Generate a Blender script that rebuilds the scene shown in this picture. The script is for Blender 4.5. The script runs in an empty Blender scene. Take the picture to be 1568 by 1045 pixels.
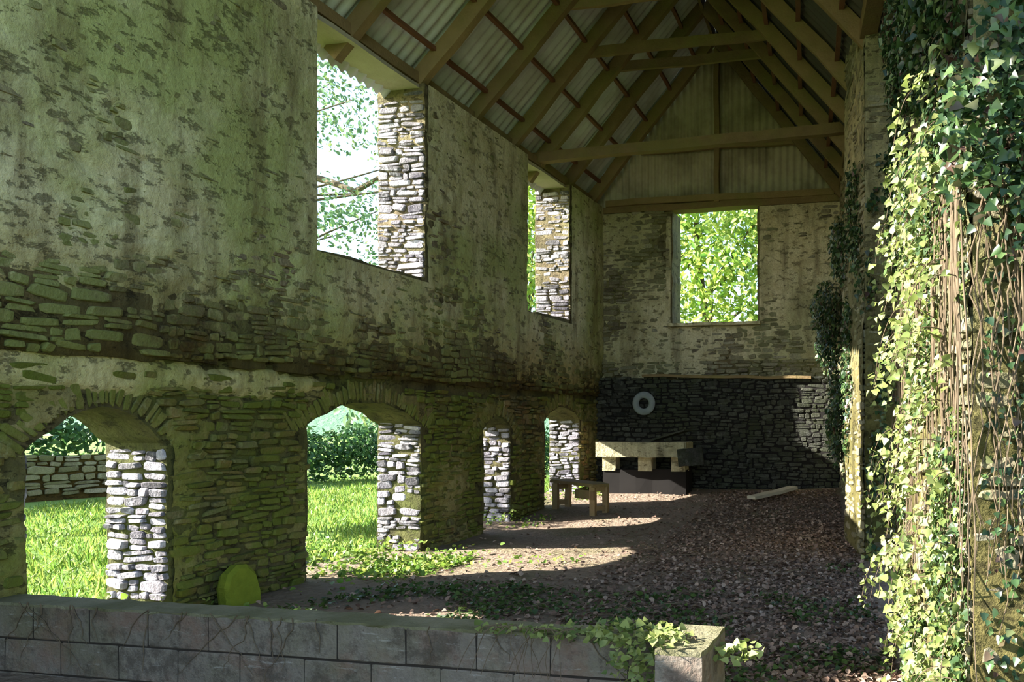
import bpy, math, random
import numpy as np
from mathutils import Vector, noise, geometry
R=random.Random(7); NR=np.random.RandomState(11)
scene=bpy.context.scene
scene.view_settings.view_transform='Standard'

# ------------------------------------------------------------------ helpers
def link(o,parent=None):
    scene.collection.objects.link(o)
    if parent: o.parent=parent
    return o
def empty(name,loc=(0,0,0)):
    e=bpy.data.objects.new(name,None); e.location=loc; e.empty_display_size=.2
    return link(e)
def mk(name,verts,faces,mat,rnd=None,smooth=False,parent=None):
    me=bpy.data.meshes.new(name); me.from_pydata([tuple(v) for v in verts],[],faces); me.update()
    if rnd is not None:
        a=me.attributes.new('rnd','FLOAT','POINT'); a.data.foreach_set('value',rnd)
    me.materials.append(mat)
    if smooth: me.polygons.foreach_set('use_smooth',[True]*len(me.polygons))
    return link(bpy.data.objects.new(name,me),parent)
class MB:
    def __init__(s): s.v=[];s.f=[];s.r=[]
    def add(s,vs,fs,r=.5):
        n=len(s.v); s.v.extend(vs); s.f.extend([tuple(i+n for i in f) for f in fs]); s.r.extend([r]*len(vs))
    def obj(s,name,mat,parent=None,smooth=False): return mk(name,s.v,s.f,mat,s.r,smooth,parent)

# ------------------------------------------------------------------ materials
class NT:
    def __init__(s,name):
        s.m=bpy.data.materials.new(name); s.m.use_nodes=True; s.t=s.m.node_tree; s.t.nodes.clear()
        s.out=s.n('ShaderNodeOutputMaterial')
    def n(s,t,**k):
        x=s.t.nodes.new(t)
        for a,b in k.items(): setattr(x,a,b)
        return x
    def l(s,a,b): s.t.links.new(a,b)
    def pos(s): return s.n('ShaderNodeNewGeometry').outputs['Position']
    def noise(s,scale,detail=5,rough=.6,vec=None):
        x=s.n('ShaderNodeTexNoise'); x.inputs['Scale'].default_value=scale; x.inputs['Detail'].default_value=detail
        x.inputs['Roughness'].default_value=rough; s.l(vec if vec else s.pos(),x.inputs['Vector']); return x.outputs['Fac']
    def stretch(s,vec,sc):
        x=s.n('ShaderNodeMapping'); x.inputs['Scale'].default_value=sc; s.l(vec,x.inputs['Vector']); return x.outputs[0]
    def ramp(s,fac,stops,interp='LINEAR'):
        x=s.n('ShaderNodeValToRGB'); cr=x.color_ramp; cr.interpolation=interp
        while len(cr.elements)<len(stops): cr.elements.new(.5)
        for e,(p,c) in zip(cr.elements,stops):
            e.position=p; e.color=(c,c,c,1) if not isinstance(c,tuple) else (*c,1)
        s.l(fac,x.inputs[0]); return x.outputs[0]
    def mix(s,f,a,b,mode='MIX'):
        x=s.n('ShaderNodeMix',data_type='RGBA',blend_type=mode)
        for sock,v in ((x.inputs[0],f),(x.inputs[6],a),(x.inputs[7],b)):
            if hasattr(v,'is_linked'): s.l(v,sock)
            elif isinstance(v,tuple): sock.default_value=(*v,1)
            else: sock.default_value=v
        return x.outputs[2]
    def math(s,op,a,b=0.):
        x=s.n('ShaderNodeMath',operation=op)
        for sock,v in ((x.inputs[0],a),(x.inputs[1],b)):
            if hasattr(v,'is_linked'): s.l(v,sock)
            else: sock.default_value=v
        return x.outputs[0]
    def mr(s,v,a,b,c=0,d=1):
        x=s.n('ShaderNodeMapRange'); s.l(v,x.inputs[0])
        for i,k in enumerate((a,b,c,d)): x.inputs[1+i].default_value=k
        return x.outputs[0]
    def attr(s,name='rnd'): return s.n('ShaderNodeAttribute',attribute_name=name).outputs['Fac']
    def fin(s,col,rough=.9,bump=None,bd=.02,spec=.2,transl=None,bs=1.0,metal=0):
        p=s.n('ShaderNodeBsdfPrincipled')
        if hasattr(col,'is_linked'): s.l(col,p.inputs['Base Color'])
        else: p.inputs['Base Color'].default_value=(*col,1)
        p.inputs['Roughness'].default_value=rough; p.inputs['Specular IOR Level'].default_value=spec; p.inputs['Metallic'].default_value=metal
        if bump is not None:
            b=s.n('ShaderNodeBump'); b.inputs['Distance'].default_value=bd; b.inputs['Strength'].default_value=bs
            s.l(bump,b.inputs['Height']); s.l(b.outputs[0],p.inputs['Normal'])
        o=p.outputs[0]
        if transl is not None:
            tr=s.n('ShaderNodeBsdfTranslucent'); s.l(col,tr.inputs[0])
            ms=s.n('ShaderNodeMixShader'); ms.inputs[0].default_value=transl; s.l(o,ms.inputs[1]); s.l(tr.outputs[0],ms.inputs[2]); o=ms.outputs[0]
        s.l(o,s.out.inputs[0]); return s.m

def lin(r,g,b): 
    f=lambda c:(c/255/12.92) if c/255<=.04045 else ((c/255+.055)/1.055)**2.4
    return (f(r),f(g),f(b))

def stone_mat(name,cols,moss=(78,86,34),mossamt=.5,low=None,zlo=1.9,zhi=3.0,pale=None,paleamt=.55,mlo=.44):
    t=NT(name); r=t.attr(); n1=t.noise(9,6); n2=t.noise(45,4); nb=t.noise(.8,5)
    fac=t.math('ADD',t.math('MULTIPLY',r,.75),t.math('MULTIPLY',n1,.3))
    k=len(cols); c=t.ramp(fac,[(.08+.85*i/(k-1),lin(*cc)) for i,cc in enumerate(cols)])
    c=t.mix(t.ramp(n2,[(.35,0.),(.7,1.)]),t.mix(.45,c,(0,0,0)),c)
    li=t.ramp(t.noise(5,9,.75),[(.55,0.),(.66,paleamt)])
    c=t.mix(li,c,lin(*(pale or (165,165,135))))
    if low:
        z=t.n('ShaderNodeSeparateXYZ'); t.l(t.pos(),z.inputs[0])
        zz=t.math('ADD',z.outputs[2],t.math('MULTIPLY',t.math('SUBTRACT',nb,.5),1.6))
        f=t.mr(zz,zlo,zhi,1,0); c=t.mix(f,c,t.mix(1.,c,lin(*low),'MULTIPLY'))
    mf=t.ramp(t.math('ADD',t.math('MULTIPLY',nb,.7),t.math('MULTIPLY',n1,.3)),[(mlo,0.),(mlo+.16,mossamt)])
    c=t.mix(mf,c,lin(*moss))
    h=t.math('ADD',t.math('MULTIPLY',n1,.7),t.math('MULTIPLY',n2,.3))
    return t.fin(c,.92,h,.03)

def plaster_mat(name,a,b,green,dark,greenamt=.7,low=None,zlo=1.9,zhi=3.0,pits=.4,lowfac=1.):
    t=NT(name); p=t.pos()
    n0=t.noise(.6,6); n1=t.noise(3,8,.7); n2=t.noise(25,5); 
    streak=t.noise(2.2,6,.65,t.stretch(p,(1.6,1.6,.3)))
    c=t.mix(t.ramp(n1,[(.35,0.),(.65,1.)]),lin(*a),lin(*b))
    c=t.mix(t.ramp(n0,[(.42,0.),(.60,greenamt)]),c,lin(*green))
    c=t.mix(t.ramp(streak,[(.50,0.),(.68,.75)]),c,lin(*dark))
    pit=t.ramp(t.noise(1.,7,.72,t.stretch(p,(6,6,11))),[(.56,0.),(.64,1.)])
    c=t.mix(t.math('MULTIPLY',pit,pits),c,lin(*dark))
    c=t.mix(t.ramp(n2,[(.3,.25),(.6,0.)]),c,lin(*dark))
    if low:
        z=t.n('ShaderNodeSeparateXYZ'); t.l(p,z.inputs[0])
        zz=t.math('ADD',z.outputs[2],t.math('MULTIPLY',t.math('SUBTRACT',n0,.5),1.6))
        f=t.mr(zz,zlo,zhi,lowfac,0); c=t.mix(f,c,t.mix(1.,c,lin(*low),'MULTIPLY'))
    h=t.math('ADD',t.math('MULTIPLY',n1,1.),t.math('MULTIPLY',n2,.3)); h=t.math('SUBTRACT',h,t.math('MULTIPLY',pit,.3))
    return t.fin(c,.95,h,.05)

M={}
M['plaster']=plaster_mat('lime_plaster',(216,206,170),(192,180,138),(154,162,94),(112,98,68),.8,low=(172,160,106),zlo=2.0,zhi=3.0)
M['mortar_up']=plaster_mat('eroded_mortar',(132,118,88),(104,92,68),(106,110,62),(62,54,40),.6,low=(160,150,105),zlo=2.0,zhi=2.9)
M['mortar_low']=plaster_mat('mossy_mortar',(100,92,60),(72,66,44),(80,88,36),(42,36,24),.75)
M['stone_up']=stone_mat('upper_rubble',[(118,104,84),(142,128,102),(108,96,82),(156,142,112),(128,116,92)],(120,128,68),.65,low=(156,140,94),zlo=2.1,zhi=2.8,pale=(184,174,138),paleamt=.8,mlo=.42)
M['stone_low']=stone_mat('lower_rubble',[(84,70,46),(130,104,66),(70,62,48),(146,124,84),(96,88,58),(126,116,90)],(88,98,32),.85,paleamt=.45,mlo=.38,pale=(158,150,116))
M['stone_jamb']=stone_mat('lime_washed_jamb',[(98,92,98),(162,156,162),(78,74,82),(192,186,192),(124,118,124)],(120,120,90),.2,pale=(216,212,220),paleamt=.9)
M['voussoir']=stone_mat('voussoir_stone',[(104,94,62),(146,128,86),(86,78,50),(160,146,102)],(100,106,44),.85,mlo=.38)
M['band']=plaster_mat('render_band',(204,192,144),(172,158,112),(132,140,68),(96,86,54),.85)
M['pierwash']=plaster_mat('mossy_limewash',(148,138,94),(122,112,70),(100,108,36),(66,58,34),.95)
M['far_plaster']=plaster_mat('far_plaster',(206,196,162),(176,162,126),(140,142,94),(104,94,70),.55)
M['trough']=plaster_mat('weathered_cut_stone',(192,184,150),(162,154,122),(140,140,100),(100,94,74),.35)
M['far_stone']=stone_mat('far_rubble',[(120,110,88),(150,140,114),(98,88,72),(172,164,140)],(104,110,66),.5)
M['far_low']=stone_mat('damp_slate_rubble',[(52,52,47),(74,74,67),(40,40,38),(88,88,78),(36,34,30)],(56,62,36),.6,pale=(122,124,114),paleamt=.4)
M['pier']=plaster_mat('pier_render',(184,174,138),(146,136,102),(96,104,64),(72,66,48),.75,low=(150,148,112),zlo=1.5,zhi=5.5)
def wood(name,a,b,green,g=.5):
    t=NT(name); p=t.pos(); n=t.noise(5,6); r=t.attr()
    c=t.mix(t.math('ADD',t.math('MULTIPLY',n,.6),t.math('MULTIPLY',r,.4)),lin(*a),lin(*b))
    c=t.mix(t.ramp(t.noise(1.3,5),[(.45,0.),(.62,g)]),c,lin(*green))
    return t.fin(c,.85,t.noise(30,5),.01)
M['beam']=wood('weathered_oak',(88,72,50),(154,130,90),(116,114,60),.5)
M['beam_red']=wood('red_batten',(98,66,48),(128,88,64),(96,86,56),.3)
M['pale_wood']=wood('pale_board',(150,140,118),(190,180,156),(130,130,96),.3)
def sheet_mat(name,a,b,rust):
    t=NT(name); n=t.noise(1.1,6); n2=t.noise(6,7,.7)
    c=t.mix(n2,lin(*a),lin(*b)); c=t.mix(t.ramp(n,[(.46,0.),(.64,.6)]),c,lin(*rust))
    return t.fin(c,.6,n2,.004,spec=.3)
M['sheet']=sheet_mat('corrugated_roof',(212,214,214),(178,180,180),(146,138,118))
M['sheet_shaded']=sheet_mat('shaded_corrugated_roof',(76,72,64),(50,47,42),(62,50,38))  # darker copy of the roof sheet; east slope's shade put into the colour
M['gable']=sheet_mat('corrugated_gable',(190,178,150),(152,140,114),(96,80,58))
def leaf_mat(name,cols,tr=.35,rough=.5):
    t=NT(name); r=t.attr(); k=len(cols)
    c=t.ramp(r,[(i/(k-1),lin(*cc)) for i,cc in enumerate(cols)])
    return t.fin(c,rough,transl=tr,spec=.35)
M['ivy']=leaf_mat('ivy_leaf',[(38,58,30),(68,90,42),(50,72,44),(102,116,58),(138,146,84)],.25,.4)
M['ivy_dark']=leaf_mat('dark_ivy_leaf',[(28,46,26),(48,72,36),(38,58,42),(64,90,46),(92,110,64),(74,48,44)],.2,.35)  # darker copy of ivy; shade and sky tint put into the leaf colour
M['ivy_young']=leaf_mat('ivy_young_leaf',[(98,112,56),(136,148,76),(164,172,108),(76,98,48)],.35)
M['tree_y']=leaf_mat('sunlit_tree_leaf',[(126,156,58),(166,184,80),(98,142,56),(206,210,120)],.45)
M['tree_b']=leaf_mat('airy_tree_leaf',[(84,116,80),(114,142,100),(66,100,64),(132,148,88)],.4)
M['hedge']=leaf_mat('hedge_leaf',[(40,72,36),(60,94,44),(48,82,50),(80,110,50)],.3)
M['grass']=leaf_mat('grass_blade',[(78,116,42),(128,152,58),(96,134,54),(160,170,84),(70,104,44)],.4)
M['litter']=leaf_mat('dead_leaf',[(98,76,62),(138,112,94),(80,66,56),(172,148,128),(118,92,76)],.1,.8)
M['ground_leaf']=leaf_mat('ground_ivy_leaf',[(40,60,28),(66,88,40),(86,106,48),(50,72,34)],.25)
t=NT('earth_floor'); n=t.noise(.7,7,.65); n2=t.noise(14,6); c=t.mix(n2,lin(100,84,68),lin(150,132,114)); c=t.mix(t.ramp(n,[(.5,0.),(.62,.5)]),c,lin(84,88,46))
M['floor']=t.fin(c,.95,n2,.06)
t=NT('meadow'); n=t.noise(.5,6); n2=t.noise(9,6); c=t.mix(n2,lin(74,106,40),lin(106,138,54)); c=t.mix(t.ramp(n,[(.42,0.),(.6,.6)]),c,lin(130,150,76)); M['meadow']=t.fin(c,.95,n2,.05)
t=NT('concrete_blockwork'); n=t.noise(2.2,7,.7); n2=t.noise(30,5); c=t.mix(n2,lin(100,92,82),lin(138,128,114)); c=t.mix(t.math('MULTIPLY',t.attr(),.25),c,lin(70,62,52)); c=t.mix(t.ramp(n,[(.5,0.),(.62,.5)]),c,lin(118,86,70)); c=t.mix(t.ramp(t.noise(1.2,6),[(.5,0.),(.65,.5)]),c,lin(98,96,64)); c=t.mix(t.ramp(t.noise(4,8,.8),[(.50,0.),(.60,.6)]),c,lin(60,52,44)); c=t.mix(t.ramp(t.noise(7,9,.8,t.stretch(t.pos(),(.5,1,3))),[(.58,0.),(.64,.5)]),c,lin(164,160,150)); M['block']=t.fin(c,.9,n2,.012)
M['joint']=NT('block_mortar').fin(lin(50,44,38),.95)
t=NT('block_coping'); n=t.noise(5,7,.7); c=t.mix(n,lin(90,86,66),lin(142,136,108)); c=t.mix(t.ramp(t.noise(3,7),[(.45,0.),(.6,.6)]),c,lin(84,84,50)); M['coping']=t.fin(c,.9,t.noise(25,5),.02)
t=NT('twig_bark'); M['twig']=t.fin(t.mix(t.noise(20,4),lin(66,56,44),lin(116,100,78)),.9)
t=NT('tree_bark'); M['bark']=t.fin(t.mix(t.noise(6,6),lin(60,54,40),lin(110,100,76)),.9,t.noise(14,6),.03)
t=NT('lime_moss_stone'); M['lime']=t.fin(t.mix(t.noise(9,6),lin(86,98,24),lin(128,136,40)),.9,t.noise(14,6),.02)
t=NT('rubber_ring'); M['ring']=t.fin(t.mix(t.noise(9,6),lin(112,116,118),lin(150,154,154)),.8,t.noise(14,6),.01)
t=NT('bluish_hill'); M['hill']=t.fin(t.mix(t.noise(.35,6),lin(66,98,78),lin(92,124,90)),.95,t.noise(.8,6),.6)
t=NT('near_black'); M['dark']=t.fin(t.mix(t.noise(4,6),lin(20,18,16),lin(34,31,28)),.95)

# ------------------------------------------------------------------ geometry helpers
def prism(name,outline,m3,mat,parent=None,d0=0,d1=1):
    n=len(outline)
    tris=geometry.tessellate_polygon([[Vector((a,b,0)) for a,b in outline]])
    v=[m3(a,b,d0) for a,b in outline]+[m3(a,b,d1) for a,b in outline]
    f=[tuple(t) for t in tris]+[tuple(i+n for i in reversed(t)) for t in tris]
    f+=[(i,(i+1)%n,(i+1)%n+n,i+n) for i in range(n)]
    o=mk(name,v,f,mat,[.5]*len(v),parent=parent)
    import bmesh
    bm=bmesh.new(); bm.from_mesh(o.data); bmesh.ops.recalc_face_normals(bm,faces=bm.faces); bm.to_mesh(o.data); bm.free()
    return o
def rag(pts,step=.13,j=.02,closed=True):
    out=[]; n=len(pts)
    for i in range(n):
        a=Vector(pts[i]); b=Vector(pts[(i+1)%n]); L=(b-a).length; k=max(1,int(L/step))
        nrm=Vector((-(b-a).y,(b-a).x))/max(L,1e-6)
        for q in range(k):
            p=a+(b-a)*(q/k)
            if q: p=p+nrm*R.uniform(-j,j)
            out.append((p.x,p.y))
    return out
def stone(mb,O,U,V,N,cx,cy,w,h,p):
    r=R.random(); vs=[]; tx=R.uniform(-.3,.3)*p; ty=R.uniform(-.3,.3)*p; rot=R.gauss(0,.06)
    sh=[]
    for k in range(8):
        a=math.radians(22.5+45*k); c,s=math.cos(a),math.sin(a)
        x=math.copysign(abs(c)**.45,c)*w/2*R.uniform(.80,1.04); y=math.copysign(abs(s)**.45,s)*h/2*R.uniform(.66,1.08)
        sh.append((x*math.cos(rot)-y*math.sin(rot),y*math.cos(rot)+x*math.sin(rot)))
    for sc,hh in ((1,-.03),(.97,p*.62),(.8,p)):
        for x,y in sh:
            z=hh+(tx*x/w+ty*y/h)*2*(hh>0)
            vs.append(O+U*(cx+x*sc)+V*(cy+y*sc)+N*z)
    f=[]
    for q in (0,8):
        for k in range(8): f.append((q+k,q+(k+1)%8,q+8+(k+1)%8,q+8+k))
    f.append(tuple(range(16,24))); mb.add(vs,f,r)
def rubble(mb,O,U,N,L,z0,z1,fn,rh=(.06,.14),ln=(.13,.42),V=Vector((0,0,1)),x0=0,fit=False):
    z=z0; ph=R.random()*9
    while z<z1:
        h=R.uniform(*rh); x=x0+(0 if fit else R.uniform(-.1,0))
        while x<L:
            w=R.uniform(*ln)*(.5+.7*h/rh[1])*(R.uniform(.4,1) if R.random()<.3 else 1)
            if fit and (x+w>L-.08): w=L-x
            if w>.04:
                cx=x+w/2; wav=.07*noise.noise(Vector((cx*.9,z*.6,ph)))+.03*noise.noise(Vector((cx*3,z*2,ph)))
                def put(cy,hh):
                    p=fn(cx,cy,w,hh)
                    if p is not None: stone(mb,O,U,V,N,cx,cy,w*.98,hh*1.0,p)
                q=R.random()
                if q<.25 and h>.07:
                    s=R.uniform(.35,.65); put(z+h*s/2+wav,h*s); put(z+h*(1+s)/2+wav,h*(1-s))
                else: put(z+h/2+wav+R.uniform(-.01,.01),h*R.uniform(.75,1.15))
            x+=w
            if fit and x>=L-.001: break
        z+=h
def beam(mb,p,q,w,h,seg=8,j=.012,up=Vector((0,0,1))):
    p=Vector(p);q=Vector(q); d=(q-p).normalized(); s=d.cross(up)
    if s.length<.01: s=d.cross(Vector((1,0,0)))
    s.normalize(); u=s.cross(d).normalized(); vs=[];f=[]
    for i in range(seg+1):
        c=p+(q-p)*(i/seg)+s*R.uniform(-j,j)+u*R.uniform(-j,j)
        for a,b in ((-1,-1),(1,-1),(1,1),(-1,1)):
            vs.append(c+s*(a*w/2*R.uniform(.93,1.04))+u*(b*h/2*R.uniform(.93,1.04)))
    for i in range(seg):
        for k in range(4): f.append((i*4+k,i*4+(k+1)%4,i*4+4+(k+1)%4,i*4+4+k))
    f+=[(3,2,1,0),tuple(seg*4+k for k in range(4))]
    mb.add(vs,f,R.random())
def tube(mb,pts,r0,r1,n=6,r=.5):
    pts=[Vector(p) for p in pts]; vs=[];f=[];m=len(pts)
    for i,p in enumerate(pts):
        d=(pts[min(i+1,m-1)]-pts[max(i-1,0)]).normalized(); s=d.cross(Vector((.31,.22,.93)))
        if s.length<.05: s=d.cross(Vector((1,0,0)))
        s.normalize(); u=s.cross(d); rr=r0+(r1-r0)*i/(m-1)
        for k in range(n):
            a=2*math.pi*k/n; vs.append(p+s*math.cos(a)*rr+u*math.sin(a)*rr)
    for i in range(m-1):
        for k in range(n): f.append((i*n+k,i*n+(k+1)%n,(i+1)*n+(k+1)%n,(i+1)*n+k))
    f.append(tuple(range(n))[::-1]); f.append(tuple((m-1)*n+k for k in range(n)))
    mb.add(vs,f,r)
def coat(name,m3,a0,a1,b0,b1,step,hole,thick,mat,parent):
    """eroded render coat: a displaced skin over the masonry, absent where thick()<0"""
    na=int((a1-a0)/step); nb=int((b1-b0)/step); H=np.zeros((nb+1,na+1)); vs=[]
    for j in range(nb+1):
        for i in range(na+1):
            a=a0+(a1-a0)*i/na; b=b0+(b1-b0)*j/nb
            h=-.05 if hole(a,b) else thick(a,b)
            H[j,i]=h; vs.append(m3(a,b,max(h,-.03)))
    f=[]
    for j in range(nb):
        for i in range(na):
            if max(H[j,i],H[j,i+1],H[j+1,i],H[j+1,i+1])>0 and min(H[j,i],H[j,i+1],H[j+1,i],H[j+1,i+1])>-.049:
                k=j*(na+1)+i; f.append((k,k+1,k+na+2,k+na+1))
    return mk(name,vs,f,mat,[.5]*len(vs),True,parent)
def norm(a): return a/np.maximum(np.linalg.norm(a,axis=1,keepdims=True),1e-6)
SH_IVY=np.array([(0,0,0),(.5,.12,.08),(.34,.5,.1),(0,1,-.05),(-.34,.5,.1),(-.5,.12,.08)])
SH_LEAF=np.array([(0,0,0),(.28,.3,.08),(.24,.68,.07),(0,1,-.1),(-.24,.68,.07),(-.28,.3,.08)])
SH_GRASS=np.array([(-.03,0,0),(.03,0,0),(.035,.5,.04),(0.0,1,.25),(0,1,.25),(-.035,.5,.04)])
def leaves(name,P,Nn,T,size,mat,shape=SH_IVY,parent=None):
    N=len(P); Nn=norm(Nn); S=norm(np.cross(T,Nn)); T=norm(np.cross(Nn,S))
    sz=np.asarray(size).reshape(-1,1,1)*np.ones((N,1,1))
    V=P[:,None,:]+sz*(S[:,None,:]*shape[None,:,0:1]+T[:,None,:]*shape[None,:,1:2]+Nn[:,None,:]*shape[None,:,2:3])
    V=V.reshape(-1,3); me=bpy.data.meshes.new(name)
    me.vertices.add(N*6); me.vertices.foreach_set('co',V.astype(np.float32).ravel())
    base=(np.arange(N)*6)[:,None]
    idx=(base+np.array([0,1,2,3,0,3,4,5])[None,:]).ravel()
    me.loops.add(len(idx)); me.loops.foreach_set('vertex_index',idx.astype(np.int32))
    me.polygons.add(N*2); me.polygons.foreach_set('loop_start',(np.arange(N*2)*4).astype(np.int32))
    me.update(calc_edges=True); me.validate()
    a=me.attributes.new('rnd','FLOAT','POINT'); a.data.foreach_set('value',np.repeat(NR.rand(N),6).astype(np.float32))
    me.materials.append(mat)
    return link(bpy.data.objects.new(name,me),parent)
def cloud(blobs,n):
    B=np.array(blobs,float); w=(B[:,3]*B[:,4]*B[:,5])**(2/3); i=NR.choice(len(B),n,p=w/w.sum())
    d=norm(NR.randn(n,3)); r=NR.rand(n,1)**.4
    return B[i,:3]+d*r*B[i,3:], d
def nz(x,y,s,o=0.): return noise.noise(Vector((x*s,y*s,o)))
def fbm(x,y,s,o=0.): return nz(x,y,s,o)+.5*nz(x,y,s*2.1,o+3)+.25*nz(x,y,s*4.3,o+7)

# ------------------------------------------------------------------ LEFT WALL
XI=-5.85; XO=-6.45; TOP=5.75; OV=-5.80
arches=[(4.23,5.26,1.40,1.70),(6.76,8.63,1.54,1.81),(10.08,10.85,1.48,1.66),(11.98,13.40,1.60,1.84)]
wins=[(0.7,3.1,3.0),(6.82,8.63,3.32),(11.27,12.84,3.33)]  # first window is unseen, added to aim sun at the near pier
def arch_z(a,y):
    m=(a[0]+a[1])/2; h=(a[1]-a[0])/2; t=min(1,abs(y-m)/h); return a[2]+(a[3]-a[2])*(1-t**2.2)
out=[(-4,-.5)]
for a in arches:
    out.append((a[0],-.5)); out+= [(a[0],a[2]*k/8) for k in range(1,8)]
    for k in range(0,13):
        y=a[0]+(a[1]-a[0])*(.5-.5*math.cos(math.pi*k/12)); out.append((y,arch_z(a,y)))
    out+= [(a[1],a[2]*k/8) for k in range(7,0,-1)]; out.append((a[1],-.5))
out+=[(14.6,-.5),(14.6,2.12),(-4,2.12)]
out=[(y+(R.uniform(-.02,.02) if 0<z<2 else 0),z+(R.uniform(-.018,.018) if 0<z<2 else 0)) for y,z in out]
wl=empty('wall_left')
prism('lower_masonry',out,lambda a,b,d:(XO+(XI-XO)*d,a,b),M['mortar_low'],wl)
up=[(-4,2.08)]
y=-3.5
while y<14.2:
    s=R.random()<.6
    if s: up+= [(y,2.08),(y+.01,2.24+R.uniform(-.02,.03)),(y+.14,2.25),(y+.15,2.07)]
    y+=R.uniform(.5,.8)
up+=[(14.6,2.08),(14.6,TOP),(wins[2][1],TOP)]
TW=6.6  # unseen wall stretch raised to set how high the sun reaches
def wn(w,top): return [(w[1],top),(w[1],w[2]+.04),(w[0],w[2]),(w[0],top)]
up+=wn(wins[2],TOP)[1:]+wn(wins[1],TOP)+[(3.4,TOP),(3.4,TW)]+wn(wins[0],TW)+[(-4,TW)]
prism('upper_masonry',rag(up,.16,.018),lambda a,b,d:(XO+.004+(OV-XO)*d,a,b),M['mortar_up'],wl)
O=Vector((XI,0,0)); U=Vector((0,1,0)); N=Vector((1,0,0))
def low_fn(y,z,w,h):
    for a in arches:
        if a[0]-w/2+.02<y<a[1]+w/2-.02 and z-h/2<arch_z(a,y)+.20: return None
    if z>1.98: return None
    return R.uniform(.004,.05)
mb=MB(); rubble(mb,O,U,N,14.35,-.1,2.0,low_fn,rh=(.035,.10),ln=(.08,.34),x0=3.0)
mb.obj('lower_stones',M['stone_low'],wl)
def inwin(y,z,m=0.):
    for a,b,s in wins:
        if a-m<y<b+m and z>s-m*.3: return True
    return False
putlog=[(4.55,3.42),(5.62,2.72),(7.35,2.62),(9.3,3.0),(10.2,2.7),(5.05,2.55),(8.9,2.5)]
def up_fn(y,z,w,h):
    if z>TOP-.05: return None
    for a,b,s in wins:
        if a-w/2+.02<y<b+w/2-.02 and z+h/2>s-.01: return None
    for a,b in putlog:
        if abs(y-a)<.05+w/2 and abs(z-b)<.05+h/2: return None
    if z<2.2: return R.uniform(.02,.05) if R.random()<.85 else None
    if R.random()<.02: return None
    return R.uniform(.004,.033)
mb=MB(); rubble(mb,Vector((OV,0,0)),U,N,14.35,2.10,5.72,up_fn,rh=(.04,.11),ln=(.08,.32),x0=3.2)
mb.obj('upper_stones',M['stone_up'],wl)
def up_thick(y,z):
    k=fbm(y,z,.75,3.1)*1.0
    k+=min(1.0,(z-2.45)*.8)+.16
    k-=max(0,6.3-y)*.13*(1.0 if z<4.6 else .5)
    if 8.6<y<10.4 and z<4.2: k-=.45
    k+=.40*nz(y,z*1.6,3.4,4)+.44*nz(y,z*1.6,7.5,8)
    return max(-.03,min(.034,.05*k))+.008*nz(y,z,8,1)+.004*nz(y,z,20,2) - (.02 if z<2.2 else 0)
coat('eroded_render',lambda a,b,h:(OV+h,a,b),3.2,14.34,2.12,5.74,.025,lambda y,z:inwin(y,z,.015),up_thick,M['plaster'],wl)
mb=MB()
def jfn(lo,hi): return lambda x,z,w,h:R.uniform(lo,hi)
for a in arches:
    rubble(mb,Vector((XO,a[1],0)),Vector((1,0,0)),Vector((0,-1,0)),.60,-.05,a[2]+.0,jfn(.005,.04),rh=(.04,.11),ln=(.10,.30),fit=True)
    rubble(mb,Vector((XO,a[0],0)),Vector((1,0,0)),Vector((0,1,0)),.60,-.05,a[2]-.05,jfn(.005,.025),rh=(.05,.12),ln=(.12,.34),fit=True)
for a,b,s in wins:
    rubble(mb,Vector((XO,b,0)),Vector((1,0,0)),Vector((0,-1,0)),.655,s+.03,TOP-.1,jfn(.003,.03),rh=(.04,.11),ln=(.10,.34),fit=True)
mb.obj('jamb_stones',M['stone_jamb'],wl)
mb=MB()
for a in arches:
    m=(a[0]+a[1])/2; h=(a[1]-a[0])/2; y=a[0]-.2
    while y<a[1]+.2:
        t=(y-m)/h; tt=min(1.1,abs(t)); sl=-(a[3]-a[2])*2.2*tt**1.2/h*math.copysign(1,t)
        T=Vector((0,1,sl)).normalized(); NN=Vector((0,-sl,1)).normalized()
        L=R.uniform(.16,.28); w=R.uniform(.03,.07)
        c=Vector((XI,y,arch_z(a,y)-max(0,abs(t)-1)*.4))
        stone(mb,c,T,NN,Vector((1,0,0)),0,L/2+.003,w,L,R.uniform(.004,.022))
        y+=w/math.sqrt(1+sl*sl)+.002
mb.obj('arch_voussoirs',M['voussoir'],wl)
def inarch(y,z):
    for a in arches:
        if a[0]-.02<y<a[1]+.02 and z<arch_z(a,y)+.03: return True
    return False
def band_thick(y,z):
    k=fbm(y,z,.8,23)*.8+.30*nz(y,z*1.7,4,4)+.4*nz(y,z*1.6,9,8)
    b=1.2-abs(z-1.95)*9-max(0,min(1.5,(y-6.3)*1.1))
    return max(-.03,min(.034,.06*(k+b)))+.006*nz(y,z,9,1)+.003*nz(y,z,22,1)
coat('rendered_band',lambda a,b,h:(XI+h,a,b),3.2,9.3,1.6,2.085,.025,inarch,band_thick,M['band'],wl)
def low_thick(y,z):
    k=fbm(y,z,.9,23)*1.1+.30*nz(y,z*1.7,4,4)+.5*nz(y,z*1.6,9,8)-.02
    return max(-.03,min(.032,.05*k))+.006*nz(y,z,9,1)
coat('mossy_limewash',lambda a,b,h:(XI+h,a,b),3.2,14.3,.0,1.9,.028,inarch,low_thick,M['pierwash'],wl)

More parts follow.
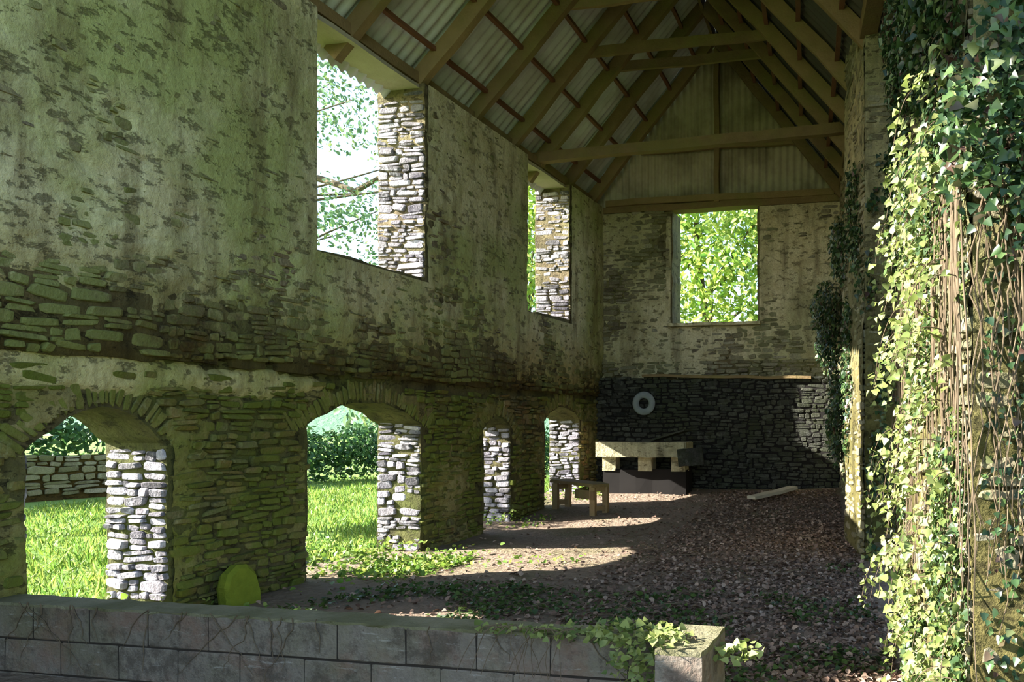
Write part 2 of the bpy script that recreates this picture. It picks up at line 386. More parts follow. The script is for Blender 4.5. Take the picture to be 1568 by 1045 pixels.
# ------------------------------------------------------------------ FAR WALL
wf=empty('wall_far'); YF=14.35
o=[(-6.45,-.5),(-.8,-.5),(-.8,5.62),(-2.73,5.6),(-2.73,3.42),(-4.38,3.42),(-4.38,5.6),(-6.45,5.62)]
prism('far_masonry',rag(o,.16,.015),lambda a,b,d:(a,YF+.55*d,b),M['mortar_up'],wf)
o=[(-5.85,-.5),(-.8,-.5),(-.8,2.34),(-5.85,2.40)]
prism('far_base_masonry',rag(o,.2,.015),lambda a,b,d:(a,YF-.2+.25*d,b),M['dark'],wf)
def far_fn(x,z,w,h):
    X=x-5.85
    if -4.38-w/2<X<-2.73+w/2 and z+h/2>3.42: return None
    return R.uniform(.003,.03)
mb=MB(); rubble(mb,Vector((-5.85,YF,0)),Vector((1,0,0)),Vector((0,-1,0)),4.8,2.4,5.6,far_fn,rh=(.05,.12)); mb.obj('far_stones',M['far_stone'],wf)
def far_thick(x,z):
    k=fbm(x,z,.8,13)*.9+.25*nz(x,z*1.7,3.2,4)+.2*nz(x,z*1.6,7.5,8)+.6
    if z<2.75: k-=.6
    if x<-4.5 and z>3.9: k-=.3
    return max(-.03,min(.03,.05*k))+.005*nz(x,z,9,1)
coat('eroded_render',lambda a,b,h:(a,YF-h,b),-5.85,-.9,2.4,5.6,.035,lambda x,z:(-4.40<x<-2.71 and z>3.40),far_thick,M['far_plaster'],wf)
mb=MB(); rubble(mb,Vector((-5.85,YF-.2,0)),Vector((1,0,0)),Vector((0,-1,0)),4.8,.1,2.36,lambda x,z,w,h:R.uniform(.003,.02),rh=(.04,.10),ln=(.08,.3)); mb.obj('far_base_stones',M['far_low'],wf)
mb=MB()
beam(mb,(-5.9,YF+.1,5.68),(-1.0,YF+.1,5.66),.3,.12,10)
beam(mb,(-4.9,YF-.2,2.46),(-1.7,YF-.2,2.38),.14,.05,8)
mb.obj('wall_plate',M['beam'],wf)
mb=MB(); beam(mb,(-4.45,YF+.12,3.42),(-2.66,YF+.12,3.42),.5,.06,6,.006); mb.obj('window_sill',M['far_plaster'],wf)

# ------------------------------------------------------------------ ROOF
roof=empty('roof')
def xr(y): return -2.455-.0742*y
def xR(y): return .74-.145*y
RZ=8.85
def sheet(name,ya,yb,pa,pb,mat,per=.15,amp=.026,n2=Vector((0,0,1))):
    n=int((yb-ya)/per*6); vs=[];f=[]
    for i in range(n+1):
        y=ya+(yb-ya)*i/n; w=amp*math.sin(2*math.pi*i/6)
        a=Vector(pa(y)); b=Vector(pb(y)); vs+=[a+n2*w,(a+b)/2+n2*(w+R.uniform(-.004,.004)),b+n2*w]
    for i in range(n): f+=[(3*i,3*i+3,3*i+4,3*i+1),(3*i+1,3*i+4,3*i+5,3*i+2)]
    return mk(name,vs,f,mat,[.5]*len(vs),True,roof)
sheet('roof_sheets_west',3.4,15,lambda y:(-6.35,y,5.62),lambda y:(xr(y)-.03,y,RZ),M['sheet'])
sheet('unseen_sun_stop_sheets',-3,3.45,lambda y:(-6.4,y,6.75),lambda y:(xr(y)-.03,y,RZ+.05),M['sheet'])  # unseen raised roof, shaped to keep sun off the upper ivy
sheet('roof_sheets_east',4.0,15,lambda y:(xR(y)+.45,y,5.55),lambda y:(xr(y)+.03,y,RZ),M['sheet_shaded'])
mb=MB();mr=MB()
def onw(y,t,dz=-.14):
    ez=5.80 if y>3.4 else 6.85
    return Vector((-6.1+(xr(y)+6.1)*t,y,ez+(RZ-ez)*t+dz))
def one(y,t,dz=-.14): return Vector((xR(y)+.2+(xr(y)-xR(y)-.2)*t,y,5.80+(RZ-5.80)*t+dz))
ys=[-2,-.6,.8,2.2,3.6,5.0,6.3,7.5,8.7,9.95,11.0,11.95,13.0,14.1]
for y in ys:
    beam(mb,onw(y,-.02),onw(y,1),.11,.2,9,.018)
    if y>5.1: beam(mb,one(y,-.02),one(y,1),.09,.19,9,.015)
    if 5.1<y<12:
        t=.52+R.uniform(-.03,.04); a=onw(y+.08,t);b=one(y+.08,t); a.z=b.z=(a.z+b.z)/2; beam(mb,a+Vector((-.12,0,0)),b+Vector((.12,0,0)),.06,.15,8,.01)
beam(mb,(-6.0,11.85,5.88),(xR(11.95)+.3,11.85,6.02),.13,.16,10,.012)
for t in (.14,.32,.5,.68,.86):
    for i in range(len(ys)-1):
        if ys[i]<3.5: continue
        beam(mr,onw(ys[i],t,-.07),onw(ys[i+1],t,-.07),.06,.05,3,.006)
        if ys[i]>5: beam(mr,one(ys[i],t,-.07),one(ys[i+1],t,-.07),.06,.05,3,.006)
beam(mb,(xr(-2.5),-2.5,RZ-.1),(xr(14.5),14.5,RZ-.1),.05,.25,10,.01)
mb.obj('rafters',M['beam'],roof); mr.obj('purlins',M['beam_red'],roof)
mb=MB()
beam(mb,(-5.95,3.4,5.83),(-5.95,14.3,5.83),.16,.13,16,.012); beam(mb,(-6.3,3.4,5.80),(-6.3,14.3,5.80),.16,.12,16,.012)
beam(mb,(-6.1,-3,6.68),(-6.1,3.4,6.68),.3,.12,10,.012)
beam(mb,(xR(5.)+.25,3.4,5.95),(xR(14.3)+.2,14.3,5.85),.18,.2,12,.012)
mb.obj('wall_plates',M['beam'],roof)
mb=MB()
for a,b,s in wins[1:]: beam(mb,(-6.12,a-.1,5.72),(-6.12,b+.15,5.72),.5,.05,5,.006)
mb.obj('window_lintels',M['pale_wood'],roof)
vs=[];f=[];n=int(4.9/.13*5)
for i in range(n+1):
    x=-6.0+4.95*i/n; a=(x+6.1)/(xr(14.3)+6.1); b=(xR(14.3)+.2-x)/(xR(14.3)+.2-xr(14.3)); t=max(0.02,min(a,b,1)); w=.024*math.sin(2*math.pi*i/5)
    vs+=[Vector((x,14.42+w,5.7)),Vector((x,14.42+w,5.72+(RZ-5.8)*t))]
for i in range(n): f.append((2*i,2*i+2,2*i+3,2*i+1))
gb=mk('wall_gable_sheeting',vs,f,M['gable'],[.5]*len(vs),True)
mb=MB(); beam(mb,(-3.5,14.32,5.72),(-3.5,14.32,8.6),.1,.1,6); beam(mb,(-5.0,14.3,6.75),(-2.0,14.3,6.75),.08,.1,6); beam(mb,(-5.7,14.3,5.80),(-1.3,14.3,5.78),.08,.12,6)
mb.obj('gable_studs',M['beam'],roof)

# ------------------------------------------------------------------ RIGHT WALL piers
wr=empty('wall_right')
def vprism(name,fp,z0,z1,mat):
    k=int((z1-z0)/.2); vs=[];f=[];n=len(fp)
    for i in range(k+1):
        z=z0+(z1-z0)*i/k
        for x,y in fp: vs.append((x+R.uniform(-.012,.012),y+R.uniform(-.012,.012),z))
    for i in range(k):
        for q in range(n): f.append((i*n+q,i*n+(q+1)%n,(i+1)*n+(q+1)%n,(i+1)*n+q))
    f+=[tuple(range(n))[::-1],tuple(k*n+q for q in range(n))]
    return mk(name,vs,f,mat,[.5]*len(vs),parent=wr)
A=[(.26,3.3),(1.9,3.3),(1.9,5.5),(-.06,5.5)]
B=[(-.445,8.62),(.9,8.62),(.9,9.9),(-.74,9.9)]
vprism('near_pier',A,-.2,5.9,M['pier']); vprism('middle_pier',B,-.2,6.5,M['pier'])
vprism('rear_wall',[(-.6,9.9),(.0,9.9),(-.5,14.6),(-1.2,14.6)],-.2,5.85,M['pier'])
vprism('added_light_block',[(.45,5.5),(.9,5.5),(.9,8.62),(.45,8.62)],2.3,5.85,M['pier'])  # unseen wall added above the opening to cut light inside
mb=MB()
def face_rub(mb,p,q,z0,z1,prob,pr):
    p=Vector((*p,0));q=Vector((*q,0)); U=(q-p).normalized(); N=Vector((U.y,-U.x,0)); L=(q-p).length
    rubble(mb,p,U,N,L,z0,z1,lambda x,z,w,h:(R.uniform(*pr) if R.random()<prob else None),rh=(.05,.12),fit=True)
def face_coat(name,p,q,z0,z1,bias):
    p=Vector((*p,0));q=Vector((*q,0)); U=(q-p).normalized(); N=Vector((U.y,-U.x,0)); L=(q-p).length
    coat(name,lambda a,b,h:p+U*a+N*h+Vector((0,0,b)),0,L,z0,z1,.04,lambda a,b:False,lambda a,b:max(-.03,min(.03,.05*(fbm(a+p.y,b,1.1,33)+.3*nz(a,b,5,2)+bias)))+.004*nz(a,b,9,1),M['pier'],wr)
face_rub(mb,(.26,3.3),(1.9,3.3),-.1,5.8,1,(.004,.03)); face_rub(mb,(-.06,5.5),(.26,3.3),-.1,5.8,1,(.004,.035))
face_rub(mb,(-.445,8.62),(.9,8.62),-.1,6.4,1,(.004,.03)); face_rub(mb,(-.74,9.9),(-.445,8.62),-.1,6.4,1,(.004,.035))
face_rub(mb,(-1.2,14.35),(-.6,9.9),0,5.8,.95,(.006,.035))
mb.obj('pier_stones',M['far_stone'],wr)
face_coat('near_render',(.26,3.3),(1.9,3.3),0,5.8,.45); face_coat('near_side_render',(-.06,5.5),(.26,3.3),0,5.8,.3)
face_coat('middle_render',(-.445,8.62),(.9,8.62),0,6.4,.4); face_coat('middle_side_render',(-.74,9.9),(-.445,8.62),0,6.4,.4)

# ------------------------------------------------------------------ GROUND
def sm(a,b,x): t=max(0,min(1,(x-a)/(b-a))); return t*t*(3-2*t)
def fz(x,y): return .32*sm(9.5,14.3,y)+.10*sm(-3,-.5,x)*sm(6,10,y)+.03*noise.noise(Vector((x*.9,y*.9,0)))+.012*noise.noise(Vector((x*4,y*4,2)))
nx,ny=90,170; vs=[];f=[]
for j in range(ny+1):
    for i in range(nx+1):
        x=-6.5+9.5*i/nx; y=-2.5+17*j/ny; vs.append((x,y,fz(x,y)))
for j in range(ny):
    for i in range(nx):
        a=j*(nx+1)+i; f.append((a,a+1,a+nx+2,a+nx+1))
mk('floor',vs,f,M['floor'],[.5]*len(vs),True)
nx=80; vs=[];f=[]
for j in range(nx+1):
    for i in range(nx+1):
        x=-90+180*i/nx; y=-60+180*j/nx; vs.append((x,y,-.07+(.0 if abs(x)<14 else .2*noise.noise(Vector((x*.1,y*.1,1))))))
for j in range(nx):
    for i in range(nx):
        a=j*(nx+1)+i; f.append((a,a+1,a+nx+2,a+nx+1))
mk('ground_meadow',vs,f,M['meadow'],[.5]*len(vs),True)
n=60000; X=-6.5-NR.rand(n)**1.4*10; Y=3+NR.rand(n)*18
hz=np.array([noise.noise(Vector((a*.9,b*.9,3))) for a,b in zip(X,Y)])
kp=hz+.6*NR.rand(n)>-.05; X,Y,hz=X[kp],Y[kp],hz[kp]; n=len(X); P=np.stack([X,Y,np.full(n,-.08)],1)
nn=NR.randn(n,3); nn[:,2]*=.15; T=NR.randn(n,3)*.5+[0,0,1]
leaves('meadow_grass',P,nn,T,.05+.11*NR.rand(n)**2+.08*np.clip(hz,0,1)+.08*(X>-7.4)*NR.rand(n),M['grass'],SH_GRASS*np.array([2.2,1,1]))
pts=[]
for a in arches:
    for k in range(450):
        x=-6.9+R.random()**1.5*1.6; y=R.uniform(a[0]+.05,a[1]+.1)+ (x+6.4)*.35; pts.append((x,y,fz(x,y)-.02))
for k in range(1500):
    x=R.uniform(-5.95,-4.9); y=7.5+R.gauss(0,.38)+(x+5.8)*.35; pts.append((x,y,fz(x,y)))
for k in range(80):
    x=R.uniform(-4.9,-3.6); y=8.0+R.gauss(0,.25)+(x+4.5)*.35; pts.append((x,y,fz(x,y)))
P=np.array(pts); n=len(P); P[:,2]+=NR.rand(n)*.14*np.where(P[:,0]<-5.7,1.5,.5)
leaves('arch_weeds',P,NR.randn(n,3)*.6+[0,0,1],NR.randn(n,3)+[0,0,.4],.03+.045*NR.rand(n),M['grass'],SH_LEAF*np.array([1.3,1,1]))
pts=[]
while len(pts)<6000:
    x=R.uniform(-5.7,-.1); y=R.uniform(4.2,8.5); 
    k=noise.noise(Vector((x*1.3,y*1.3,7)))+ (.2 if y<6.9 and x>-5.2 else -.3)
    if x>xR(y)-.05 or (x<-3. and y>7.2): continue
    if k>R.uniform(0,.35): pts.append((x,y,fz(x,y)+R.random()*.05))
P=np.array(pts); n=len(P)
leaves('ground_ivy',P,NR.randn(n,3)*.5+[0,0,1],NR.randn(n,3)*[1,1,.3],.022+.035*NR.rand(n),M['ground_leaf'],SH_IVY)
pts=[]
while len(pts)<22000:
    y=3.2+R.random()**1.2*10.5; x=xR(y)-abs(R.gauss(0,1.9)) if y>4.2 else R.uniform(-1.0,xR(y))
    if x<-5.7 or (x<-1 and y<4.3): continue
    if x<-3.2 and y>7.4 and R.random()<.75: continue
    pts.append((x,y,fz(x,y)+.004+R.random()*.025))
P=np.array(pts); n=len(P)
leaves('leaf_litter',P,NR.randn(n,3)*.4+[0,0,1],NR.randn(n,3)*[1,1,.2],.025+.04*NR.rand(n),M['litter'],SH_LEAF*np.array([1.3,1,1.6]))
mb=MB()
for k in range(46):
    y=4.2+R.random()**1.5*7; x=xR(y)-.6-abs(R.gauss(0,1.1)); a=R.uniform(0,6.3); L=R.uniform(.15,.5); p=[]
    for q in range(5): p.append((x+math.cos(a)*L*q/4+R.uniform(-.015,.015),y+math.sin(a)*L*q/4+R.uniform(-.015,.015),fz(x,y)+.035+R.uniform(0,.02)))
    tube(mb,p,R.uniform(.004,.009),.003,5)
mb.obj('fallen_twigs',M['twig'])

# ------------------------------------------------------------------ LOW BLOCK WALL
bw=empty('low_block_wall'); mb=MB()
def block(mb,x0,x1,y0,y1,z0,z1,b=.007):
    vs=[];j=lambda:R.uniform(-.003,.003)
    for zz,ins in ((z0,b),(z0+b,0),(z1-b,0),(z1,b)):
        for x,y in ((x0+ins,y0+ins),(x1-ins,y0+ins),(x1-ins,y1-ins),(x0+ins,y1-ins)): vs.append((x+j(),y+j(),zz+j()))
    f=[(3,2,1,0),(12,13,14,15)]
    for q in range(3):
        for k in range(4): f.append((q*4+k,q*4+(k+1)%4,q*4+4+(k+1)%4,q*4+4+k))
    mb.add(vs,f,R.random())
for c,(z0,z1) in enumerate(((-.2,.0),(.005,.212),(.221,.43))):
    x=-5.85+(.22 if c%2 else 0)-.44
    while x<-1.25:
        block(mb,max(x,-5.85),min(x+.430,-1.2),3.95,4.17,z0,z1); x+=.44
    block(mb,-1.22,-.98,3.70,4.19,z0,z1+.02)
mb.obj('blocks',M['block'],bw)
mb=MB(); block(mb,-5.84,-1.22,3.957,4.16,-.2,.428); block(mb,-1.21,-.99,3.72,4.18,-.2,.43); mb.obj('mortar_joints',M['joint'],bw)
mb=MB(); beam(mb,(-5.85,4.06,.431),(-1.2,4.06,.431),.222,.018,60,.004); beam(mb,(-1.1,3.70,.455),(-1.1,4.19,.455),.245,.03,8,.005); mb.obj('coping',M['coping'],bw)
mb=MB()
for k in range(22):
    x=R.choice([R.gauss(-5.2,.25),R.gauss(-3.9,.25),R.uniform(-5.4,-1.4)]); p=[];z=.45;dx=R.uniform(-1.2,1.2); xx=x
    for q in range(R.randint(6,14)):
        p.append((xx,3.947-R.random()*.006,z)); z-=R.uniform(.015,.045); xx+=dx*.035+R.uniform(-.02,.02)
    tube(mb,p,.0035,.0012,5)
mb.obj('dead_vine_stems',M['twig'],bw)

# ------------------------------------------------------------------ IVY
ivy=empty('ivy_on_near_pier')
n=34000; t=NR.rand(n); z=NR.rand(n)*5.6
k=np.array([noise.noise(Vector((a*2.6,b*1.0,4)))+.5*noise.noise(Vector((a*7,b*3.,4))) for a,b in zip(t,z)]); keep=k>np.where(z>2.4,-.3,.0); t,z,k=t[keep],z[keep],k[keep]; n=len(t)
bul=.03+.07*np.clip(k+.2,0,1)+.08*np.clip((z-2.3)/1.2,0,1)
P=np.stack([.26+(-.04-.26)*t,3.3+2.1*t,z],1)+np.array([-1,-.15,0])*(bul*NR.rand(n)**.6)[:,None]
hi=z+.5*NR.rand(n)>3.1
def ivl(nm,P,m,s0,s1,nb): 
    n=len(P); leaves(nm,P,NR.randn(n,3)*.6+nb,NR.randn(n,3)*.7+[-.2,0,-1],s0+s1*NR.rand(n)**1.5,M[m],SH_IVY,ivy)
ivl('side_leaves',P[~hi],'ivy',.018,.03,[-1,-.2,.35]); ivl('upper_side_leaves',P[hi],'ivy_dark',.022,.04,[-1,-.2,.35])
n=26000; P=np.stack([.14+NR.rand(n)*1.7,3.28-NR.rand(n)*.30,2.2+NR.rand(n)*2.6],1)
lo=np.array([2.45+.4*noise.noise(Vector((x*3,0,5)))+.3*noise.noise(Vector((x*9,0,5))) for x in P[:,0]]); P=P[P[:,2]>lo-NR.rand(n)*.35]
cl=np.array([noise.noise(Vector((p[0]*3,p[2]*2,p[1]*4+5))) for p in P]); P=P[cl>-.15]
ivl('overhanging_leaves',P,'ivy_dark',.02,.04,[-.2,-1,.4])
mb=MB(); LP=[]
for k in range(130):
    z=R.uniform(.4,3.2); t_=R.random(); p=Vector((.2-.26*t_,3.3+2.1*t_,z)); d=Vector((-R.uniform(.3,1),R.uniform(-.5,.2),R.uniform(-.1,.5))); pp=[p.copy()]
    for q in range(R.randint(5,12)):
        p=p+d*.042; d.z-=.16; d.x*=.88; pp.append(p.copy())
        for s in range(2): LP.append(p+Vector((R.uniform(-.03,.03),R.uniform(-.03,.03),R.uniform(-.04,.02))))
    tube(mb,pp,.003,.0012,5)
for k in range(80):
    x=R.uniform(.28,1.2); z=2.7; pp=[]
    for q in range(14): pp.append((x,3.26-R.random()*.05,z)); z-=R.uniform(.08,.18); x+=R.uniform(-.04,.04)
    tube(mb,pp,.005,.002,5)
for k in range(60):
    t_=R.random(); z=3; pp=[]
    for q in range(16): pp.append((.26-.3*t_-.05,3.3+2.1*t_,z)); z-=R.uniform(.1,.2); t_+=R.uniform(-.03,.03)
    tube(mb,pp,.006,.002,5)
mb.obj('stems',M['twig'],ivy)
P=np.array([tuple(p) for p in LP]); n=len(P)
leaves('young_leaves',P,NR.randn(n,3)*.6+[-.5,-.5,.5],NR.randn(n,3)*.7+[-.3,0,-.6],.02+.028*NR.rand(n),M['ivy_young'],SH_IVY,ivy)
n=2200; P=np.stack([.30+NR.rand(n)*1.0,3.27-NR.rand(n)*.06,NR.rand(n)*2.6],1)
leaves('front_leaves',P,NR.randn(n,3)*.5+[0,-1,.3],NR.randn(n,3)*.6+[0,0,-1],.015+.03*NR.rand(n),M['ivy_dark'],SH_IVY,ivy)
iv2=empty('ivy_on_middle_pier')
n=5000; t=NR.rand(n); z=NR.rand(n)*4.6; P=np.stack([-.445-.29*t,8.62+1.28*t,z],1)+np.array([-1,-.3,0])*(.10*NR.rand(n))[:,None]
kk=np.array([noise.noise(Vector((a*2,b*1.1,14)))+.4*noise.noise(Vector((a*6,b*4,14))) for a,b in zip(t,z)])>np.where(z<1.8,.3,.05); P=P[kk]; n=len(P)
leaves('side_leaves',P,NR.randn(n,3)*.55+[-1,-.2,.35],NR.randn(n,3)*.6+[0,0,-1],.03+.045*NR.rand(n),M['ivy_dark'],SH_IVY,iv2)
n=2500; P=np.stack([-.42+NR.rand(n)*.6,8.60-NR.rand(n)*.08,NR.rand(n)*4.5],1)
kk=np.array([noise.noise(Vector((p[0]*3,p[2]*1.3,24))) for p in P])>.0; P=P[kk]; n=len(P)
leaves('front_leaves',P,NR.randn(n,3)*.55+[0,-1,.35],NR.randn(n,3)*.6+[0,0,-1],.03+.045*NR.rand(n),M['ivy_dark'],SH_IVY,iv2)
iv3=empty('ivy_in_far_corner')
P,d=cloud([(-1.35,13.6,3.5,.3,.6,.55),(-1.3,13.2,2.8,.22,.5,.4),(-1.05,12.6,2.2,.2,.5,.5),(-1.0,11.5,1.5,.15,.7,.6),(-1.0,12.,4.2,.15,.8,.5)],3600)
leaves('corner_leaves',P,NR.randn(len(P),3)*.5+[-1,-.4,.3],NR.randn(len(P),3)*.6+[0,0,-1],.04+.05*NR.rand(len(P)),M['ivy_dark'],SH_IVY,iv3)
iv4=empty('ivy_on_block_wall')
P,d=cloud([(-1.45,3.95,.47,.26,.16,.07),(-1.8,3.92,.46,.3,.12,.04),(-1.2,3.85,.49,.13,.2,.05),(-1.35,3.78,.36,.18,.08,.12),(-.85,3.98,.40,.16,.12,.05),(-2.1,3.95,.46,.25,.08,.02)],620)
leaves('leaves',P,NR.randn(len(P),3)*.7+[0,-.3,1],NR.randn(len(P),3)*[1,1,.6],.022+.035*NR.rand(len(P)),M['ivy_young'],SH_IVY,iv4)
mb=MB()
for k in range(16):
    x=R.uniform(-2.2,-.95); p=[];z=.47; a=R.uniform(-1,1)
    for q in range(7): p.append((x+a*.05*q,3.9+R.uniform(-.03,.03)-.01*q,z+.05*math.sin(q*.6)-.012*q*q*.5))
    tube(mb,p,.004,.0015,5)
mb.obj('stems',M['twig'],iv4)

# ------------------------------------------------------------------ OUTDOORS
def tree(name,base,h,blobs,nl,ls,mat,br=0.16,extra=None):
    e=empty(name,(0,0,0)); mb=MB(); b=Vector(base); top=b+Vector((R.uniform(-.6,.6),R.uniform(-.6,.6),h))
    tube(mb,[b.lerp(top,k/6)+Vector((R.uniform(-.12,.12),R.uniform(-.12,.12),0)) for k in range(7)],br,br*.35,8)
    for bl in blobs:
        c=Vector(bl[:3]); s=b.lerp(top,max(.2,min(.9,(c.z-b.z)/h-.25)))
        for q in range(3):
            e_=c+Vector((R.uniform(-1,1)*bl[3],R.uniform(-1,1)*bl[4],R.uniform(-.6,.8)*bl[5]))*.8; m_=s.lerp(e_,.5)+Vector((R.uniform(-.3,.3),R.uniform(-.3,.3),R.uniform(0,.5)))
            tube(mb,[s,s.lerp(m_,.6)+Vector((0,0,.1)),m_,m_.lerp(e_,.5)+Vector((0,0,R.uniform(-.2,.2))),e_],br*.3,br*.06,6)
    for pts,r in (extra or []): tube(mb,pts,r,r*.3,8)
    mb.obj('trunk_and_branches',M['bark'],e)
    P,d=cloud(blobs,nl); leaves('leaves',P,d+NR.randn(nl,3)*.7+[0,0,.4],NR.randn(nl,3)+[0,0,-.4],ls*(.6+.8*NR.rand(nl)),mat,SH_LEAF,e)
tree('airy_tree',(-22,20,0),11,[(-16,20,7.6,2.6,2.5,1.),(-17,20,11,3,2.5,1.3),(-15,21,6,2,2,.6),(-19,18,10,2.5,2.5,1.2),(-14.5,22,9.8,2,2,1.1),(-17,20,13.6,3,2.5,1.4),(-20,17,7,2,2,1)],6600,.14,M['tree_b'],.25,
     [([(-22,20,7.5),(-20,20.5,8.6),(-18.5,21,9.3),(-17,20.6,8.8),(-16,20.4,8.4),(-15,20.2,8.7),(-14,20,8.5)],.16)])
tree('lime_tree',(-5.6,23,0),8,[(-5,21.5,5.8,2,1.5,1.2),(-6.5,22,7.6,2.3,1.8,1.5),(-3.6,22,7.3,2,1.5,1.4),(-4.4,22,4,2.2,1.5,1.),(-7.5,23,4.6,2,1.5,1.3),(-3,23,4.6,1.6,1.5,1.1)],8500,.19,M['tree_y'],.2)
tree('golden_tree',(-14,27,0),9,[(-14,25.5,7,2,2,1.6),(-15,26,4.6,2.3,2,1.4),(-13,26,9.5,2,2,1.5)],5000,.22,M['tree_y'],.2)
tree('garden_tree',(-14.2,8.2,0),3.6,[(-11.2,8.6,2.35,.9,.8,.4),(-12.4,9.2,2.9,1.,1,.5),(-13.5,8.4,3.8,1.2,1.2,.8)],2600,.15,M['tree_y'],.09)
wood_b=[(-25+R.uniform(-4,4)+i*2.6,38+R.uniform(-3,3),R.uniform(2,6),3,3,3.2) for i in range(16)]
P,d=cloud(wood_b,12000); leaves('distant_woodland',P,d+NR.randn(len(P),3)*.6+[0,-.4,.5],NR.randn(len(P),3),.4+.3*NR.rand(len(P)),M['tree_b'],SH_LEAF)
hb=[(-16.4+4.4*i/9,16.2+8*i/9,.7+R.uniform(-.1,.1),.8,.9,.8) for i in range(10)]
P,d=cloud(hb,9000); P[:,2]=np.maximum(P[:,2],0); leaves('garden_hedge',P,d+NR.randn(len(P),3)*.5,NR.randn(len(P),3),.1+.08*NR.rand(len(P)),M['hedge'],SH_LEAF)
gw=empty('garden_wall'); p=Vector((-21,6,0)); q=Vector((-16.4,15.9,0)); U=(q-p).normalized(); N=Vector((U.y,-U.x,0)); L=(q-p).length
mb=MB(); beam(mb,p+Vector((0,0,.35))-N*.22,q+Vector((0,0,.35))-N*.22,.4,1.0,10,.01); mb.obj('core',M['mortar_up'],gw)
mb=MB(); rubble(mb,p,U,N,L,0,.86,lambda x,z,w,h:R.uniform(.02,.05),rh=(.1,.2),ln=(.2,.5)); mb.obj('stones',M['far_stone'],gw)
P,d=cloud([(-20.3+i*.75-.9,7.4+i*1.6,1.1+R.uniform(-.1,.3),.7,1.0,.7) for i in range(6)]+[(-21.,9,2.2,1.2,2,1.2),(-20.,12,2.5,1,2,1.1)],7000)
leaves('garden_shrubs',P,d+NR.randn(len(P),3)*.5,NR.randn(len(P),3),.12+.09*NR.rand(len(P)),M['hedge'],SH_LEAF)
vs=[];f=[];n=40;m=10
for i in range(n+1):
    for j in range(m+1):
        x=-110+150*i/n; y=75+60*j/m; h=(9+3*noise.noise(Vector((x*.04,0,0)))+1.5*noise.noise(Vector((x*.25,y*.25,0))))*math.sin(math.pi*j/m) if x<-20 else 2
        vs.append((x,y,h))
for i in range(n):
    for j in range(m): a=i*(m+1)+j; f.append((a,a+m+1,a+m+2,a+1))
mk('distant_hill',vs,f,M['hill'],[.5]*len(vs),True)

# ------------------------------------------------------------------ SMALL OBJECTS
vs=[];f=[];prof=[(-.17,0),(-.18,.2),(-.13,.31),(-.03,.37),(.07,.36),(.15,.28),(.18,.12),(.17,0)]
for dx,s in ((0,.93),(.03,1),(.09,1),(.12,.9)):
    for a,b in prof: vs.append((-5.79+dx-.04*b/.37+.05,5.80+a*s,fz(-5.7,5.8)-.02+b*s))
k=8
for q in range(3):
    for i in range(k): f.append((q*k+i,q*k+(i+1)%k,(q+1)*k+(i+1)%k,(q+1)*k+i))
f+=[tuple(range(k)),tuple(3*k+i for i in range(k))[::-1]]
mk('mossy_stone_slab',vs,f,M['lime'],[.5]*len(vs))
bpy.ops.mesh.primitive_torus_add(major_radius=.16,minor_radius=.065,major_segments=40,minor_segments=14,location=(-4.85,YF-.30,1.93),rotation=(math.pi/2,0,0))
o=bpy.context.object; o.name='hanging_tyre'; o.data.materials.append(M['ring']); o.scale=(1,1,.7)
for p_ in o.data.polygons: p_.use_smooth=True
be=empty('stone_trough'); mb=MB(); z0=fz(-5,13.3)
mb2=MB(); beam(mb2,(-5.4,13.6,(z0+.7)/2),(-3.85,13.6,(z0+.7)/2),.4,.76-z0,5,.01); mb2.obj('plinth',M['dark'],be)  # plinth coloured near-black so it hardly shows under the basin
beam(mb,(-5.45,13.2,1.09),(-3.8,13.2,1.09),.08,.27,5,.006); beam(mb,(-5.45,13.62,1.09),(-3.8,13.62,1.09),.08,.27,5,.006)
beam(mb,(-5.45,13.41,.99),(-3.8,13.41,.99),.42,.06,5,.006)
for x in (-5.43,-3.82): beam(mb,(x,13.2,1.09),(x,13.62,1.09),.08,.27,3,.006)
for x in (-5.28,-4.6,-3.98): beam(mb,(x,13.5,.70),(x,13.5,.97),.26,.25,3,.006,Vector((0,1,0)))
mb.obj('basin_and_legs',M['trough'],be)
mb=MB(); beam(mb,(-4.45,13.5,1.26),(-3.8,13.4,1.44),.35,.03,4,.004); beam(mb,(-3.9,13.1,.95),(-3.45,13.1,1.0),.3,.04,4,.004,Vector((0,1,0))); mb.obj('loose_slabs',M['far_low'],be)
bn=empty('low_wooden_bench'); mb=MB(); P0=Vector((-5.65,12.05,0)); P1=Vector((-4.7,11.6,0)); D=(P1-P0).normalized(); S=Vector((-D.y,D.x,0))
zz=fz(-5,11.8)+.44
beam(mb,P0+Vector((0,0,zz+.03)),P1+Vector((0,0,zz)),.34,.05,6,.006)
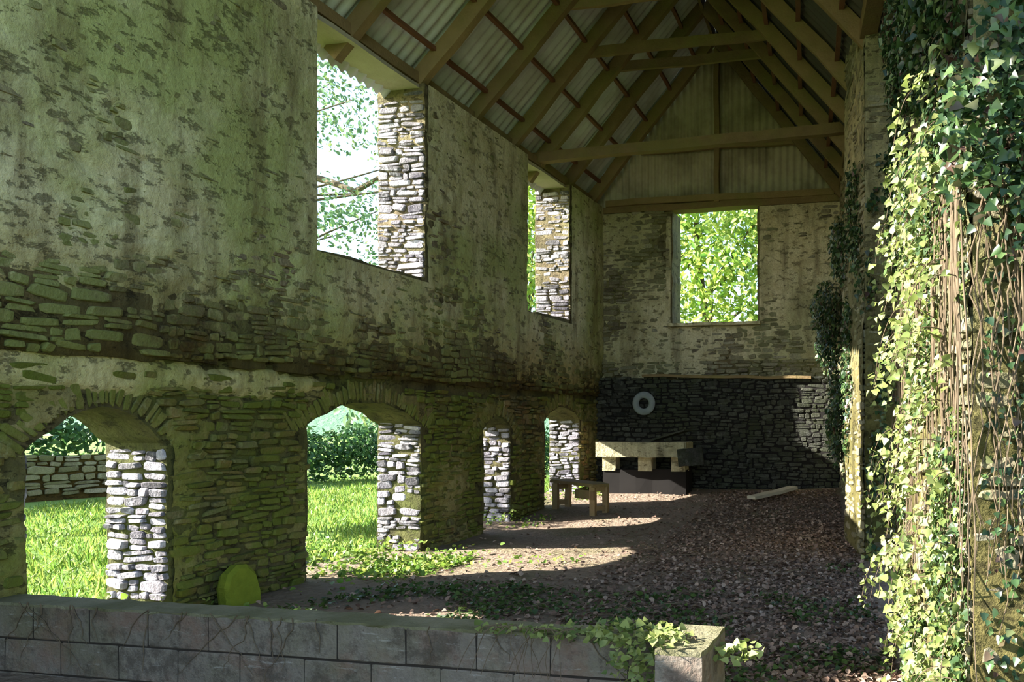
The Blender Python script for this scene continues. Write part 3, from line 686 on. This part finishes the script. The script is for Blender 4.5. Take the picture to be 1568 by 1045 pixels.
for k in (.1,.95):
    c=P0.lerp(P1,k); zb=fz(c.x,c.y)-.03
    for s in (-.13,.13): beam(mb,c+S*s+Vector((0,0,zb)),c+S*s+Vector((0,0,zz)),.08,.09,3,.006)
    beam(mb,c-S*.15+Vector((0,0,zb+.12)),c+S*.15+Vector((0,0,zb+.12)),.06,.08,3,.006); beam(mb,c-S*.15+Vector((0,0,zz-.06)),c+S*.15+Vector((0,0,zz-.06)),.06,.08,3,.006)
beam(mb,P0.lerp(P1,.6)+Vector((0,0,zz-.15))-S*.16,P1+Vector((0,0,zz-.15))-S*.16,.04,.14,3,.006)
mb.obj('bench_timber',M['beam'],bn)
mb=MB(); z=fz(-2.2,13)+.05; beam(mb,(-2.5,12.6,z),(-1.9,13.3,z+.12),.22,.05,5,.006); mb.obj('loose_plank',M['pale_wood'])

# ------------------------------------------------------------------ LIGHT
s=bpy.data.lights.new('sun','SUN'); s.energy=32; s.angle=math.radians(.6); s.color=(1,.96,.90)
so=link(bpy.data.objects.new('sun',s)); so.rotation_euler=Vector((1,.34,-.56)).to_track_quat('-Z','Y').to_euler(); so.location=(-20,-8,15)
w=bpy.data.worlds.new('sky'); scene.world=w; w.use_nodes=True; nt=w.node_tree; nt.nodes.clear()
sk=nt.nodes.new('ShaderNodeTexSky'); sk.sky_type='NISHITA'; sk.sun_disc=False; sk.sun_elevation=math.radians(31); sk.sun_rotation=math.radians(249); sk.dust_density=.8
bg=nt.nodes.new('ShaderNodeBackground'); bg.inputs[1].default_value=.64
ow=nt.nodes.new('ShaderNodeOutputWorld'); nt.links.new(sk.outputs[0],bg.inputs[0]); nt.links.new(bg.outputs[0],ow.inputs[0])

# ------------------------------------------------------------------ CAMERA
cd=bpy.data.cameras.new('camera'); cam=link(bpy.data.objects.new('camera',cd)); scene.camera=cam
cam.location=(0,0,1.6); cam.rotation_euler=(math.pi/2,0,math.asin(.2)); cd.sensor_width=36; cd.lens=36*1200/1568
cd.shift_x=-360/1568; cd.shift_y=122.5/1568; cd.clip_start=.05; cd.clip_end=500
